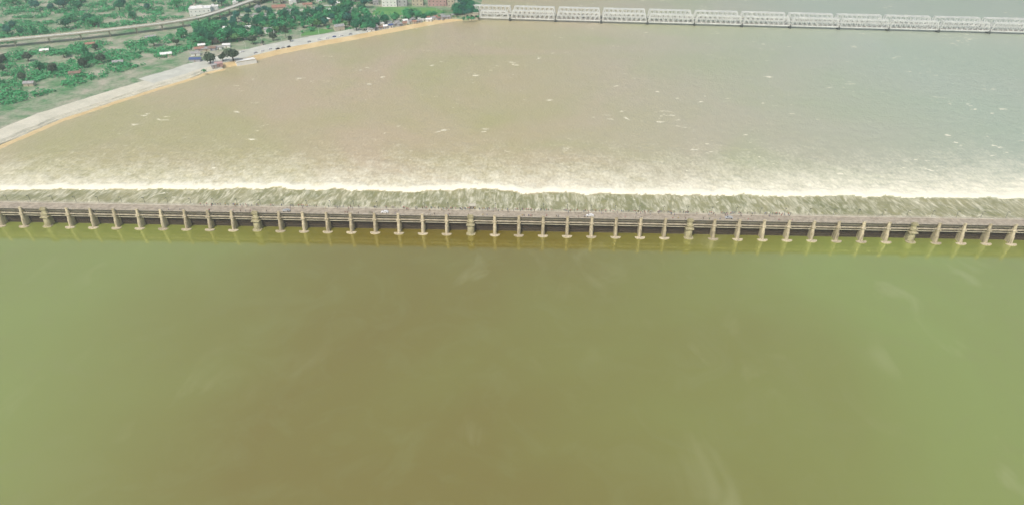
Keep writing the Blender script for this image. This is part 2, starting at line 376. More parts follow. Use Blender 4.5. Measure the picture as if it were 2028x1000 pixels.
# ------------------------------------------------------------------ people on the deck
def person_mesh(pose, idx):
    me = D.meshes.new('p'); sw = [.02, .16, .10, .06][pose]; arm = pose
    J = {'pel':(0,0,.93),'bel':(0,0,1.12),'che':(0,.02,1.36),'nec':(0,.02,1.50),'hea':(0,.04,1.62),'top':(0,.03,1.72),
         'hl':(-.10,0,.86),'kl':(-.11,sw,.48),'al':(-.11,-sw*.4,.08),'tl':(-.12,.14-sw*.3,.03),
         'hr':(.10,0,.86),'kr':(.11,-sw*.3,.48),'ar':(.11,-sw*1.4,.09),'tr':(.12,.13-sw*1.2,.03),
         'sl':(-.19,.02,1.40),'sr':(.19,.02,1.40)}
    if pose == 0: J.update(el=(-.25,.0,1.12),wl=(-.26,.06,.86),er=(.25,0,1.12),wr=(.26,.06,.86))
    elif pose == 1: J.update(el=(-.25,-.10,1.13),wl=(-.26,.04,.90),er=(.25,.12,1.13),wr=(.24,.26,.95))
    elif pose == 2: J.update(el=(-.27,.14,1.18),wl=(-.20,.40,1.16),er=(.27,.14,1.18),wr=(.20,.40,1.16))
    else: J.update(el=(-.24,.16,1.22),wl=(-.08,.30,1.40),er=(.25,.02,1.12),wr=(.26,.08,.88))
    R = dict(pel=.15,bel=.13,che=.16,nec=.06,hea=.095,top=.08,hl=.10,kl=.065,al=.045,tl=.04,hr=.10,kr=.065,ar=.045,tr=.04,sl=.065,sr=.065,el=.045,er=.045,wl=.035,wr=.035)
    E_ = ['pel bel','bel che','che nec','nec hea','hea top','pel hl','hl kl','kl al','al tl','pel hr','hr kr','kr ar','ar tr','che sl','sl el','el wl','che sr','sr er','er wr']
    names = list(J); me.from_pydata([J[n] for n in names], [tuple(names.index(q) for q in e.split()) for e in E_], [])
    o = D.objects.new('p', me); C.objects.link(o); md = o.modifiers.new('s', 'SKIN')
    for n, sv in zip(names, me.skin_vertices[0].data): sv.radius = (R[n], R[n]); sv.use_root = (n == 'pel')
    sb = o.modifiers.new('d', 'SUBSURF'); sb.levels = 1; sb.render_levels = 1
    r = D.meshes.new_from_object(o.evaluated_get(bpy.context.evaluated_depsgraph_get()))
    D.objects.remove(o); return r
bodies = [person_mesh(i, 0) for i in range(4)]
skin = weathered('skin', (.24,.13,.08), (.18,.10,.06), 5, .6, 0); hair = weathered('black_hair', (.015,.013,.012), (.02,.018,.016), 5, .6, 0)
shirts = dict(white=(.75,.74,.70), red=(.50,.05,.05), pink=(.60,.22,.27), blue=(.08,.14,.35), grey=(.28,.28,.29), black=(.03,.03,.035), yellow=(.60,.42,.06), green=(.06,.22,.09), lilac=(.36,.30,.42), maroon=(.20,.04,.05))
trs = [weathered('trousers_%s' % n, c, tuple(x*.8 for x in c), 4, .85, 0) for n, c in (('black', (.03,.03,.035)), ('denim', (.08,.11,.18)), ('khaki', (.28,.24,.16)))]
people = []
for n, c in shirts.items():
    sm = weathered(n + '_shirt', c, tuple(x*.85 for x in c), 4, .85, 0)
    for b in range(4):
        me = bodies[b].copy(); me.name = 'person'
        for mm in (sm, trs[(b + len(people)) % 3], skin, hair): me.materials.append(mm)
        for p in me.polygons:
            z = p.center.z; x = abs(p.center.x); y = p.center.y
            if z > 1.49: p.material_index = 3 if (z > 1.64 or y < .03) else 2
            elif z < .97 and x < .2: p.material_index = 1
            elif x > .19 and z < 1.22: p.material_index = 2
            else: p.material_index = 0
            p.use_smooth = True
        people.append((n, me))
taken = []
def add_person(u, v, rz, n=None, z=10.30):
    for a, b in taken:
        if hypot(a-u, b-v) < .5: return
    taken.append((u, v)); c = random.choice([p for p in people if n is None or p[0] == n])
    o = D.objects.new('person', c[1]); C.objects.link(o); o.location = W(u, v, z); o.rotation_euler = (0, 0, TH + rz)
    s = random.uniform(.92, 1.05); o.scale = (s, s, s)
    tag(o, 'person in a %s top among the onlookers on the barrage deck' % c[0], 'person', 'onlookers on the barrage deck')
n = 0
while n < 480 and len(taken) < 292:
    cl = random.choice([(-150,16),(-135,10),(-95,14),(-60,20),(-20,10),(8,12),(32,16),(60,16),(92,14),(110,10),(128,12),(150,8),(175,12),(0,185),(0,185),(40,60)])
    u = random.gauss(cl[0], cl[1]) if cl[1] < 100 else random.uniform(-190, 195)
    if abs(u) > 193: continue
    side = random.random()
    if side < .62: add_person(u, random.uniform(12.9, 13.45), random.uniform(-.5, .5), z=10.48)
    elif side < .80: add_person(u, random.uniform(5.45, 5.9), pi + random.uniform(-.5, .5), z=10.48)
    else: add_person(u, random.uniform(10.6, 12.4), random.uniform(0, 6.28))
    n += 1

# ------------------------------------------------------------------ vehicles
def paint(name, c):
    m = NT(name); f = m.noise(1.5, 4); m.col(m.mix(m.mr(f, .4, .7, 0, .4), c, tuple(x*.7+.03 for x in c)))
    m.p.inputs['Roughness'].default_value = .35; return m.mat
cars = {}
def make_car(col, pm, kind='car'):
    L, wd, hb, ht = (4.3, 1.75, .95, 1.48) if kind == 'car' else (6.2, 2.1, 1.25, 2.55)
    r = empty(kind if kind == 'car' else 'van')
    prof = [(-L/2,.30),(L/2,.30),(L/2,.72),(L/2-.25,hb*.88),(L*.22,hb),(L*.10,ht-.05),(-L*.28,ht),(-L*.40,hb+.05),(-L/2,hb)] if kind == 'car' else \
           [(-L/2,.35),(L/2,.35),(L/2,1.0),(L/2-.35,1.35),(L/2-1.0,ht-.12),(L/2-1.3,ht),(-L/2+.15,ht),(-L/2,ht-.2)]
    b = MB(); n = len(prof)
    def yy(z): return wd/2 - (.14 if z > hb + .1 else 0)
    b.add([(x, -yy(z), z) for x, z in prof] + [(x, yy(z), z) for x, z in prof],
          [tuple(range(n-1,-1,-1)), tuple(range(n, 2*n))] + [(i, (i+1) % n, n+(i+1) % n, n+i) for i in range(n)])
    b.v = [(x, y, z) for x, y, z in b.v]; b.build('body', pm, r)
    g = MB()
    if kind == 'car':
        for s in (-1, 1): g.add([(x, s*(wd/2-.06+(.0)), z) for x, z in ((L*.17,hb+.03),(L*.08,ht-.13),(-L*.26,ht-.10),(-L*.35,hb+.06))], [(0,1,2,3)])
        g.add([(L*.215,-.7,hb+.04),(L*.215,.7,hb+.04),(L*.115,.6,ht-.08),(L*.115,-.6,ht-.08)], [(0,1,2,3)])
        g.v = [(x+.02 if abs(y) < .72 else x, y, z) for x, y, z in g.v]
    else:
        for s in (-1, 1): g.box(-L*.42, L*.30, s*(wd/2-.10)-.05, s*(wd/2-.10)+.05, hb+.25, ht-.35)
        g.add([(L/2-.33,-.9,1.42),(L/2-.33,.9,1.42),(L/2-.97,.85,ht-.2),(L/2-.97,-.85,ht-.2)], [(0,1,2,3)])
    g.build('windows', M['glass'], r)
    for sx in (-1, 1):
        for sy in (-1, 1):
            wm = MB()
            wm.rev([(.33,-.11),(.33,.11)], 12); wm.v = [(x, z, y) for x, y, z in wm.v]
            q = wm.build('wheel', M['rubber'], r); q.location = (sx*L*.30, sy*(wd/2-.1), .33)
    return r
CARC = dict(white=(.78,.78,.76), silver=(.42,.43,.44), red=(.40,.09,.09), blue=(.06,.12,.32), black=(.03,.03,.035), yellow=(.62,.42,.04))
PM = {k: paint(k + '_paint', v) for k, v in CARC.items()}
def car(col, loc, rz, label, group=None, kind='car'):
    key = (col, kind)
    if key not in cars: c = cars[key] = make_car(col, PM[col], kind)
    else: c = copy_tree(cars[key])
    c.location = loc; c.rotation_euler = (0, 0, rz); tag(c, label, kind, group)
def bpx(px): return to_uv(G(px, 428, 10))[0]
for px, v, col, kd, lb in ((1168, 8.0, 'white', 'car', 'white car on the barrage deck just right of mid river'),
                       (1440, 8.2, 'silver', 'car', 'silver car on the right part of the barrage deck'), 
                       (562, 7.6, 'silver', 'car', 'silver car among the crowd on the left part of the barrage deck'),
                       (760, 7.9, 'white', 'car', 'white car on the left half of the barrage deck, nearest the middle')):
    car(col, W(bpx(px), v, 10.30), TH + (0 if v > 9 else pi), lb, 'vehicles on the barrage deck', kd)

# ------------------------------------------------------------------ land
SHP = [(-300,430),(-60,318),(0,292),(120,240),(250,197),(330,172),(384,156),(410,146),(440,139),(452,134),(480,128),(520,117),(560,107),(600,99),(650,89),(700,80),(750,70),(800,61),(850,51),(900,43),(925,41),(944,40.5),(952,33),(957,24),(960,12),(962,0)]
SW = sorted([(G(x, y, ZD).y, G(x, y, ZD).x) for x, y in SHP]); SY = [a for a, b in SW]; SX = [b for a, b in SW]
print('shore', [(round(a), round(b)) for a, b in SW])
def shore_x(y):
    if y > SY[-1]: return SX[-1] - (y - SY[-1]) * .25 + 12 * mn.noise((y*.01, 0, 0))
    return float(np.interp(y, SY, SX)) + .8 * mn.noise((y * .15, 2, 0)) + .4 * mn.noise((y * .6, 2, 4))
def shore_n(y):                                       # inland unit normal
    a = shore_x(y-26); b = shore_x(y+26); t = Vector((b-a, 52, 0)).normalized(); return Vector((-t.y, t.x, 0))
ZL = -1.2
def strip(name, y0, y1, offs, mat, step=2.5, dense=True):
    ys = list(np.arange(y0, y1 + .1, step)); vs = []; fs = []; n = len(offs)
    for y in ys:
        nn = shore_n(y); b = Vector((shore_x(y), y, 0))
        for (o_, z) in offs:
            wv = o_ + (1.2 * mn.noise((y*.08, o_, 3)) if 0 < o_ < 400 and dense else 0)
            p = b + nn * wv; vs.append((p.x, p.y, z))
    for i in range(len(ys)-1):
        for j in range(n-1): fs.append((i*n+j, (i+1)*n+j, (i+1)*n+j+1, i*n+j+1))
    me = D.meshes.new(name); me.from_pydata(vs, [], fs); me.materials.append(mat)
    bm = bmesh.new(); bm.from_mesh(me); bmesh.ops.recalc_face_normals(bm, faces=bm.faces)
    bm.to_mesh(me)
    o = D.objects.new(name, me); C.objects.link(o); tag(o, kind='structure'); return o
YT = G(944, 40.5, ZD).y                               # where the bridge leaves the bank
YB = G(446, 137, ZD).y                                # where the sand begins beyond the paved ghat
# land sheet (rows along the bank, running inland)
def land():
    ys = list(np.arange(330, 1100, 4)) + [1150, 1250, 1400, 1700, 2200, 3000, 4500, 7000]; vs = []; fs = []
    offs = [(0, ZD-1.6), (6, ZL-2.4), (12, ZL-.6), (16, ZL), (60, ZL), (120, ZL), (250, ZL), (500, ZL), (1000, ZL), (2500, ZL), (7000, ZL)]
    for y in ys:
        for o_, z in offs: vs.append((shore_x(y) - .5 - o_, y, z))
    n = len(offs)
    for i in range(len(ys)-1):
        for j in range(n-1): fs.append((i*n+j, (i+1)*n+j, (i+1)*n+j+1, i*n+j+1))
    me = D.meshes.new('ground'); me.from_pydata(vs, [], fs); me.materials.append(M['ground'])
    bm = bmesh.new(); bm.from_mesh(me); bmesh.ops.recalc_face_normals(bm, faces=bm.faces); bm.to_mesh(me)
    o = D.objects.new('ground', me); C.objects.link(o); tag(o, kind='structure')
land()
strip('sand_bank', YB, YT - 2, [(-3, ZD-.7), (0, ZD-.05), (3, ZD+1.2), (6, ZL-.15), (8, ZL+.03), (9.5, ZL+.03)], M['sand'])
strip('sand_edge', 400, YB, [(-5, ZD-.5), (-1.5, ZD+.45), (-.2, ZD+.72), (1.3, ZD+.68)], M['sand'])
strip('riverside_road', YB - 60, YT - 60, [(9, ZL+.05), (20, ZL+.10), (36, ZL+.10)], M['road'])
strip('ghat_steps', 400, YB, [(-1.5, ZD-.8), (-.4, ZD+.6), (1.2, ZD+.6), (2.2, ZD+1.6), (3.6, ZD+1.6), (5.0, ZL+.2), (8.2, ZL+.2), (8.6, ZL+.06), (18, ZL+.06), (26, ZL+.06)], M['ghat'])

def L(px, py, z=ZL): return G(px, py, z)
def sheet(name, pts, mat, z=ZL+.10, kind='structure', label=None):
    m = MB(); p = [L(x, y, z) for x, y in pts]; m.add([tuple(q) for q in p], [tuple(range(len(p)))])
    o = m.build(name, mat); 
    if o.data.polygons[0].normal.z < 0: o.data.flip_normals()
    tag(o, label, kind=kind); return o
def ribbon(name, pts, wd, mat, z=ZL+.12):
    m = MB(); P = [L(x, y, z) for x, y in pts]
    for a, b in zip(P[:-1], P[1:]):
        pass
    vs = []
    for i, p in enumerate(P):
        t = (P[min(i+1, len(P)-1)] - P[max(i-1, 0)]).normalized(); n_ = Vector((-t.y, t.x, 0)) * wd / 2
        vs += [tuple(p - n_), tuple(p + n_)]
    m.add(vs, [(2*i, 2*i+2, 2*i+3, 2*i+1) for i in range(len(P)-1)])
    o = m.build(name, mat); 
    if o.data.polygons[0].normal.z < 0: o.data.flip_normals()
    tag(o, kind='structure'); return o
sheet('grass_field', [(735,30),(748,15),(800,15),(862,16),(880,24),(850,33),(790,31)], M['field'])
sheet('lawn', [(594,72),(602,64),(640,58),(662,60),(650,66),(620,70)], M['field'], ZL+.13)
ribbon('lane', [(455,31),(480,31),(520,31),(545,26),(590,22),(640,12),(700,9)], 6, M['road'])
ribbon('park_path', [(384,62),(430,56),(470,52)], 7, M['asphalt'], ZL+.14)

# flyover
def flyover():
    r = empty('flyover', L(384, 60))
    tag(r, 'long pale elevated road on columns running diagonally behind the riverside trees', 'flyover')
    pts = [(-260,112),(-60,94),(120,78),(260,62),(384,46),(430,32),(480,14),(530,-4),(600,-24),(680,-44)]
    P = [L(x, y+6, ZL) for x, y in pts]; Z = ZL + 7.5
    Q = []
    for a, b in zip(P[:-1], P[1:]):
        for t in np.arange(0, 1, .1): Q.append(a.lerp(b, t))
    Q = [sum((Q[max(0, min(len(Q)-1, i+j))] for j in range(-6, 7)), Vector()) / 13 for i in range(len(Q))]
    off = r.location
    def rib(name, sec, mat):
        m = MB(); n = len(sec); vs = []
        for i, p in enumerate(Q):
            t = (Q[min(i+1, len(Q)-1)] - Q[max(i-1, 0)]).normalized(); nn = Vector((-t.y, t.x, 0))
            for s_, z in sec: vs.append(tuple(p + nn * s_ + Vector((0,0,z - ZL + 0)) - off))
        fs = [(i*n+j, (i+1)*n+j, (i+1)*n+(j+1) % n, i*n+(j+1) % n) for i in range(len(Q)-1) for j in range(n)]
        m.add(vs, fs); m.build(name, mat, r)
    rib('road_slab', [(-5,Z),(5,Z),(5,Z-.5),(3,Z-1.6),(-3,Z-1.6),(-5,Z-.5)], M['road'])
    rib('parapet', [(5,Z),(5,Z+.9),(5.3,Z+.9),(5.3,Z-.4),(5.003,Z-.4)], M['concrete'])
    rib('parapet', [(-5.3,Z-.4),(-5.3,Z+.9),(-5,Z+.9),(-5,Z),(-5.003,Z-.4)], M['concrete'])
    for i in range(3, len(Q), 4):
        m = MB(); m.rev([(.9, ZL), (.9, Z-2.2), (2.2, Z-1.6)], 12); c = m.build('column', M['concrete'], r); c.location = Vector((Q[i].x, Q[i].y, 0)) - off + Vector((0,0,-ZL+ZL))
        c.location.z = -off.z
flyover()

# ------------------------------------------------------------------ trees
def crown_mesh(name, R, H, seed, mat, n=620, lobes=8, size=.85, flat=1.0):
    rnd = random.Random(seed); m = MB(); cs = []
    for i in range(lobes):
        a = rnd.uniform(0, 6.28); q = rnd.uniform(0, .62) if i else 0
        cs.append((q*R*cos(a), q*R*sin(a), H*rnd.uniform(.50, .80) + (0 if i else H*.08), R*rnd.uniform(.32, .58)))
    vs = []; fs = []
    for k in range(n):
        c = rnd.choice(cs); z = rnd.uniform(-.75, 1); a = rnd.uniform(0, 6.28); rr = c[3]*rnd.uniform(.72, 1.08)*(1 if rnd.random() > .06 else 1.25)
        s_ = math.sqrt(max(0, 1-z*z)); nrm = Vector((s_*cos(a), s_*sin(a), z)); p = Vector((c[0], c[1], c[2])) + Vector((nrm.x*rr, nrm.y*rr, nrm.z*rr*.8*flat))
        nn = (nrm + Vector((rnd.uniform(-.8,.8), rnd.uniform(-.8,.8), rnd.uniform(-.4,.9)))).normalized()
        t = nn.orthogonal().normalized(); t.rotate(Matrix.Rotation(rnd.uniform(0, 6.28), 3, nn)); b = nn.cross(t)
        sz = size*rnd.uniform(.55, 1.25); i0 = len(vs)
        vs += [tuple(p + t*sz), tuple(p + b*sz*.6 + t*sz*.1), tuple(p - t*sz), tuple(p - b*sz*.6 - t*sz*.1)]; fs.append((i0, i0+1, i0+2, i0+3))
    m.add(vs, fs); me = m.mesh(name, mat); return me, cs
def trunk_mesh(R, H, cs, seed):
    rnd = random.Random(seed); m = MB(); r0 = R*.075
    def limb(a, b, ra, rb):
        a = Vector(a); b = Vector(b); d = (b-a).normalized(); x = d.orthogonal().normalized(); y = d.cross(x)
        vs = [tuple(a + (x*cos(k*pi/3) + y*sin(k*pi/3))*ra) for k in range(6)] + [tuple(b + (x*cos(k*pi/3) + y*sin(k*pi/3))*rb) for k in range(6)]
        m.add(vs, [(k, (k+1) % 6, 6+(k+1) % 6, 6+k) for k in range(6)] + [(5,4,3,2,1,0), (6,7,8,9,10,11)])
    f = (rnd.uniform(-.3,.3), rnd.uniform(-.3,.3), H*.34); limb((0,0,-.4), f, r0*1.25, r0*.85)
    for c in cs[:6]: limb(f, (c[0]*.85, c[1]*.85, c[2]), r0*.55, r0*.15)
    return m.mesh('trunk', M['bark'])
TR = {}
def tree_kind(key, mat, R, H, n=620, lobes=8, size=.85, flat=1.0, var=3):
    TR[key] = []
    for s_ in range(var):
        cm, cs = crown_mesh('crown', R, H, hash_(key) + s_, mat, n, lobes, size, flat); TR[key].append((cm, trunk_mesh(R, H, cs, s_)))
def hash_(k): return sum(ord(c)*(i+3) for i, c in enumerate(k)) % 9999
tree_kind('dark', M['leaf_dark'], 7.0, 10.5, 820)
tree_kind('mid', M['leaf_mid'], 6.8, 9.5, 800)
tree_kind('light', M['leaf_light'], 5.0, 7.0, 480, 6)
tree_kind('grey', M['leaf_grey'], 5.6, 8.0, 560, 7)
tree_kind('teal', M['leaf_teal'], 7.2, 11, 820)
tree_kind('slim', M['leaf_grey'], 3.4, 14, 560, 9, .8, 1.9, 1)
tree_kind('bush', M['leaf_mid'], 2.8, 3.2, 240, 5, .55)
tree_n = 0
def tree(key, px, py, s_, label, group=None, name='tree', jz=True):
    global tree_n; tree_n += 1
    p = L(px, py) if not isinstance(px, Vector) else px
    cm, tm = random.choice(TR[key]); r = empty(name, (p.x, p.y, ZL), random.uniform(0, 6.28)); r.scale = (s_, s_, s_*random.uniform(.9, 1.12))
    for nme, me in (('crown', cm), ('trunk', tm)):
        o = D.objects.new(nme, me); C.objects.link(o); o.parent = r
    tag(r, label, 'tree' if name == 'tree' else 'bush', group); return r
def inpoly(x, y, P):
    c = False; j = len(P)-1
    for i in range(len(P)):
        if (P[i][1] > y) != (P[j][1] > y) and x < (P[j][0]-P[i][0])*(y-P[i][1])/(P[j][1]-P[i][1])+P[i][0]: c = not c
        j = i
    return c
pts_all = []
def shrubbery(polys, n):
    rnd = random.Random(5); vs = []; fs = []
    for P_ in polys:
        x0 = min(p[0] for p in P_); x1 = max(p[0] for p in P_); y0 = min(p[1] for p in P_); y1 = max(p[1] for p in P_)
        for _ in range(n):
            x = rnd.uniform(x0, x1); y = rnd.uniform(y0, y1)
            if not inpoly(x, y, P_): continue
            c = L(x, y); R_ = rnd.uniform(.8, 2.6) if x > 384 else rnd.uniform(1.5, 4.5)
            if mn.noise((c.x*.035, c.y*.035, 4)) < -.12: continue
            for _k in range(26):
                a = rnd.uniform(0, 6.28); z = rnd.uniform(0, 1); q = math.sqrt(1-z*z)*R_
                p = c + Vector((cos(a)*q, sin(a)*q, z*R_*.9 + .1)); t = Vector((rnd.gauss(0,1), rnd.gauss(0,1), rnd.gauss(0,.6))).normalized(); b = t.orthogonal().normalized()
                sz = rnd.uniform(.35, .75) * (1 if x > 384 else 1.5); i0 = len(vs)
                vs.extend([tuple(p+t*sz), tuple(p+b*sz*.6), tuple(p-t*sz), tuple(p-b*sz*.6)]); fs.append((i0,i0+1,i0+2,i0+3))
    m = MB(); m.add(vs, fs); o = m.build('shrubbery', M['leaf_mid'])
    tag(o, 'low tangled green shrubs filling the ground between the trees', 'shrubbery', kind='stuff')
KN = dict(dark='dark green', mid='bright green', light='pale yellow-green', grey='dull grey-green', teal='blue-green')
def wood(poly, n, mind, mixk, place, smin=.75, smax=1.3):
    x0 = min(p[0] for p in poly); x1 = max(p[0] for p in poly); y0 = min(p[1] for p in poly); y1 = max(p[1] for p in poly); k = 0
    for _ in range(n*60):
        if k >= n: break
        x = random.uniform(x0, x1); y = random.uniform(y0, y1)
        if not inpoly(x, y, poly): continue
        p = L(x, y)
        if any((p - q).length < mind for q in pts_all): continue
        pts_all.append(p); kk = random.choice(mixk)
        tree(kk, x, y, random.uniform(smin, smax), 'rounded %s tree %s' % (KN[kk], place), 'trees ' + place); k += 1
wood([(386,64),(440,62),(470,58),(470,84),(430,90),(386,90)], 26, 8.5, ['mid','mid','dark','light'], 'in the grove above the tin roofs at the left')
wood([(470,60),(510,42),(570,34),(610,36),(640,40),(640,56),(575,60),(520,74),(480,84)], 46, 8.5, ['mid','dark','dark','mid','light'], 'in the main wood between the lane and the riverside road')
wood([(600,32),(660,16),(720,14),(735,34),(700,56),(660,60),(636,52)], 40, 8.5, ['dark','mid','light','teal'], 'in the wood left of the bright grass field')
wood([(700,50),(725,46),(770,44),(795,42),(760,50),(735,62),(700,64)], 16, 8, ['dark','dark','mid'], 'in the dark clump between the grass field and the bank', .8, 1.05)
wood([(800,38),(850,34),(862,34),(850,42),(800,46)], 7, 8, ['dark','mid'], 'beside the huts below the right end of the grass field')
wood([(895,24),(915,8),(944,10),(952,26),(950,34),(915,38),(898,34)], 15, 7.5, ['teal','teal','dark'], 'on the point where the bridge starts', .9, 1.3)
wood([(386,8),(450,4),(520,-8),(740,-12),(750,8),(650,9),(590,16),(540,8),(440,14),(420,20)], 48, 9, ['teal','teal','dark'], 'along the far edge of town behind the flyover')
wood([(436,50),(500,28),(540,22),(560,30),(500,40),(455,60)], 12, 10, ['teal','mid'], 'beside the flyover', .6, .9)
wood([(-60,-30),(384,-30),(384,30),(250,48),(100,70),(-60,96)], 52, 11, ['teal','dark','mid'], 'in the far left of town')
wood([(-40,130),(120,108),(260,88),(380,70),(380,88),(250,118),(100,150),(-40,180)], 17, 15, ['mid','grey'], 'along the paved bank at the far left')
shrubbery([[(386,60),(450,50),(520,38),(600,24),(720,14),(800,34),(740,60),(640,62),(570,66),(510,78),(470,88),(386,92)], [(386,0),(745,0),(745,8),(590,18),(500,30),(440,48),(386,44)], [(790,34),(860,34),(900,26),(945,14),(948,34),(900,36),(850,40),(800,46)], *([[(0,-20),(384,-20),(384,34),(0,90)], [(0,110),(384,60),(384,100),(0,215)]]*3), [(384,40),(470,44),(470,90),(384,94)]], 900)
tree('grey', 417, 127, 1.45, 'dark rounded tree beside the blue tarpaulin on the paved bank')
tree('grey', 463, 122, 1.7, 'largest dark tree on the bank, just behind the white platform')
tree('grey', 442, 122, .95, 'small dark tree squeezed between the two big dark trees on the bank')
for x, y, s_, lb in ((502,88,1.1,'grey-green tree left of the road bend'), (521,89,.55,'very small dark tree right at the road bend'), (541,81,1.0,'grey-green tree just right of the road bend'), (575,83,.7,'low dark tree at the foot of the slim tall tree')):
    tree('grey', x, y, s_, lb + ' on the riverside road')
tree('slim', 567, 76, 1.0, 'slim tall grey-green tree leaning above the riverside road')
tree('bush', 405, 144, .9, 'small dark bush on the white ghat edge', name='bush')
for i, (x, y) in enumerate(((928,40),(938,39),(918,41),(946,37),(934,41.5))):
    tree('bush', x, y, random.uniform(.9, 1.5), 'low green bush at the water edge below the bridge abutment', 'bushes at the water edge below the abutment', 'bush')
for i in range(26):
    x = random.uniform(580, 880); y = 73.5 - (x-600)*.125 - random.uniform(5, 10)
    tree('bush', x, y, random.uniform(.7, 1.4), 'roadside bush behind the riverside road and its huts', 'roadside bushes behind the riverside road', 'bush')

# ------------------------------------------------------------------ buildings
ORD = 'first second third fourth fifth sixth seventh eighth ninth tenth eleventh twelfth thirteenth fourteenth fifteenth sixteenth seventeenth eighteenth nineteenth twentieth'.split()
def building(px, py, wd, dp, h, wall, label, rz=0, roofm=None, floors=None, cat='building', name='building', group=None):
    p = L(px, py); r = empty(name, (p.x, p.y, ZL), rz); tag(r, label, cat, group)
    m = MB(); m.box(-wd/2, wd/2, 0, dp, -1, h); m.build('wall', M[wall], r)
    m = MB(); e = .25; m.box(-wd/2-e, wd/2+e, -e, dp+e, h, h+.25)
    for a in ((-wd/2-e, wd/2+e, -e, -e+.2), (-wd/2-e, wd/2+e, dp+e-.2, dp+e), (-wd/2-e, -wd/2-e+.2, -e+.2, dp+e-.2), (wd/2+e-.2, wd/2+e, -e+.2, dp+e-.2)):
        m.box(*a, h+.25, h+1.0)
    m.box(-wd*.15, wd*.12, dp*.4, dp*.7, h+.25, h+2.6)
    m.build('roof', M[roofm or wall], r)
    fl = floors or max(1, int(h/3.8)); nw = max(2, int(wd/4.4))
    for f in range(fl):
        for i in range(nw):
            x = -wd/2 + (i+.5)*wd/nw; z = f*h/fl + .9
            q = MB(); q.box(x-.6, x+.6, -.06, .02, z, z+1.4); fr = q.build('window', M['pane'] if wall == 'white' else M['glass'], r)
            s_ = MB(); s_.box(x-.75, x+.75, -.35, 0, z+1.45, z+1.57); s_.build('sunshade', M['concrete'], fr)
    return r
def hut_(px, py, wd, dp, h, rz, roofm, wall, label, group=None, flat=False):
    p = L(px, py); r = empty('hut', (p.x, p.y, ZL), rz); tag(r, label, 'hut', group)
    m = MB(); m.box(-wd/2, wd/2, -dp/2, dp/2, -.5, h)
    if not flat: m.add([(-wd/2,-dp/2,h),(-wd/2,dp/2,h),(-wd/2,0,h+dp*.22)], [(0,2,1)]); m.add([(wd/2,-dp/2,h),(wd/2,dp/2,h),(wd/2,0,h+dp*.22)], [(0,1,2)])
    m.build('wall', M[wall], r)
    m = MB(); e = .5
    if flat: m.add([(-wd/2-e,-dp/2-e,h+.02),(wd/2+e,-dp/2-e,h+.02),(wd/2+e,dp/2+e,h+.6),(-wd/2-e,dp/2+e,h+.6),(-wd/2-e,-dp/2-e,h+.14),(wd/2+e,-dp/2-e,h+.14),(wd/2+e,dp/2+e,h+.72),(-wd/2-e,dp/2+e,h+.72)],[(0,3,2,1),(4,5,6,7),(0,1,5,4),(1,2,6,5),(2,3,7,6),(3,0,4,7)])
    else:
        k = .22; hr = h + dp*k + .05; ze = h - e*2*k + .05
        for s_ in (-1, 1):
            y = s_*(dp/2+e); m.add([(-wd/2-e,y,ze),(wd/2+e,y,ze),(wd/2+e,0,hr),(-wd/2-e,0,hr),(-wd/2-e,y,ze+.12),(wd/2+e,y,ze+.12),(wd/2+e,0,hr+.12),(-wd/2-e,0,hr+.12)], [(0,1,2,3),(7,6,5,4),(0,4,5,1),(1,5,6,2),(2,6,7,3),(3,7,4,0)])
    m.build('roof', M[roofm], r)
    m = MB(); m.box(-.5, .5, -dp/2-.05, -dp/2+.02, -.3, 2.0); m.build('door', M['rust' if roofm != 'rust' else 'blue'], r)
    return r
building(771.5, 14, 20, 14, 19, 'white', 'tall bright white building behind the grass field, cut by the top of the photo', .02)
building(797, 13, 13, 12, 12, 'grey', 'grey apartment block attached right of the tall white building', .05)
building(827, 12, 15, 11, 9, 'beige', 'beige building between the grey block and the pink building', 0)
building(866, 13, 25, 11, 9, 'pink', 'wide pink building behind the right end of the grass field', -.04, 'tile')
building(893, 14, 9, 9, 10, 'beige', 'narrow beige building between the pink building and the trees on the point', 0)
building(398, 33, 26, 16, 9, 'white', 'large white building left of the flyover', .25)
building(424, 26, 12, 10, 7, 'white', 'small white block right behind the large white building beside the flyover', .3)
for x, y, lb, wl in ((468,14,'small white house above the flyover, nearest the large white building','white'), (490,6,'white house at the top of the photo above the flyover','white'), (437,7,'grey house hidden in the teal trees left of the flyover','grey'),
                 (632,5,'small white house in the far trees left of the tall white building','white'), (669,15,'white house on the left edge of the wood beside the lane','white'), (694,7,'white house near the top of the photo, nearest left of the tall white building','white'),
                 (717,25,'small white house at the left end of the grass field','white'), (745,11,'grey house touching the left of the tall white building','grey'), (510,22,'grey house between the flyover and the lane','grey')):
    building(x, y, random.uniform(6, 8), 6.5, random.uniform(3.6, 6), wl, lb, random.uniform(-.3, .4))
for i, (x, y, c_) in enumerate(((441,72,'tin'), (452,64,'white'), (430,84,'tin'), (489,63,'white'), (535,66,'tin'), (600,42,'white'), (628,33,'tin'), (655,45,'white'), (683,40,'blue'), (705,52,'white'), (672,60,'tin'), (575,44,'tin'), (648,27,'white'), (690,24,'tin'), (610,16,'tile'), (580,8,'white'))):
    hut_(x, y, random.uniform(8, 12), random.uniform(6, 8), 5.0, random.uniform(-.1, .6), c_, random.choice(['white','beige']), '%s house among the trees of the wood, %s of the wood houses from the left' % ({'tin': 'grey-roofed', 'white': 'white-roofed', 'blue': 'blue-roofed', 'tile': 'red-roofed'}[c_], ORD[sorted([441,452,430,489,535,600,628,655,683,705,672,575,648,690,610,580]).index(x)]), 'houses among the trees')
hut_(553, 19, 17, 11, 3.6, .25, 'tile', 'beige', 'pinkish tile-roofed house below the lane between the flyover and the wood')
hut_(570, 26, 12, 7, 3, .2, 'tin', 'white', 'grey sheet-roofed shed right of the pinkish tile-roofed house')
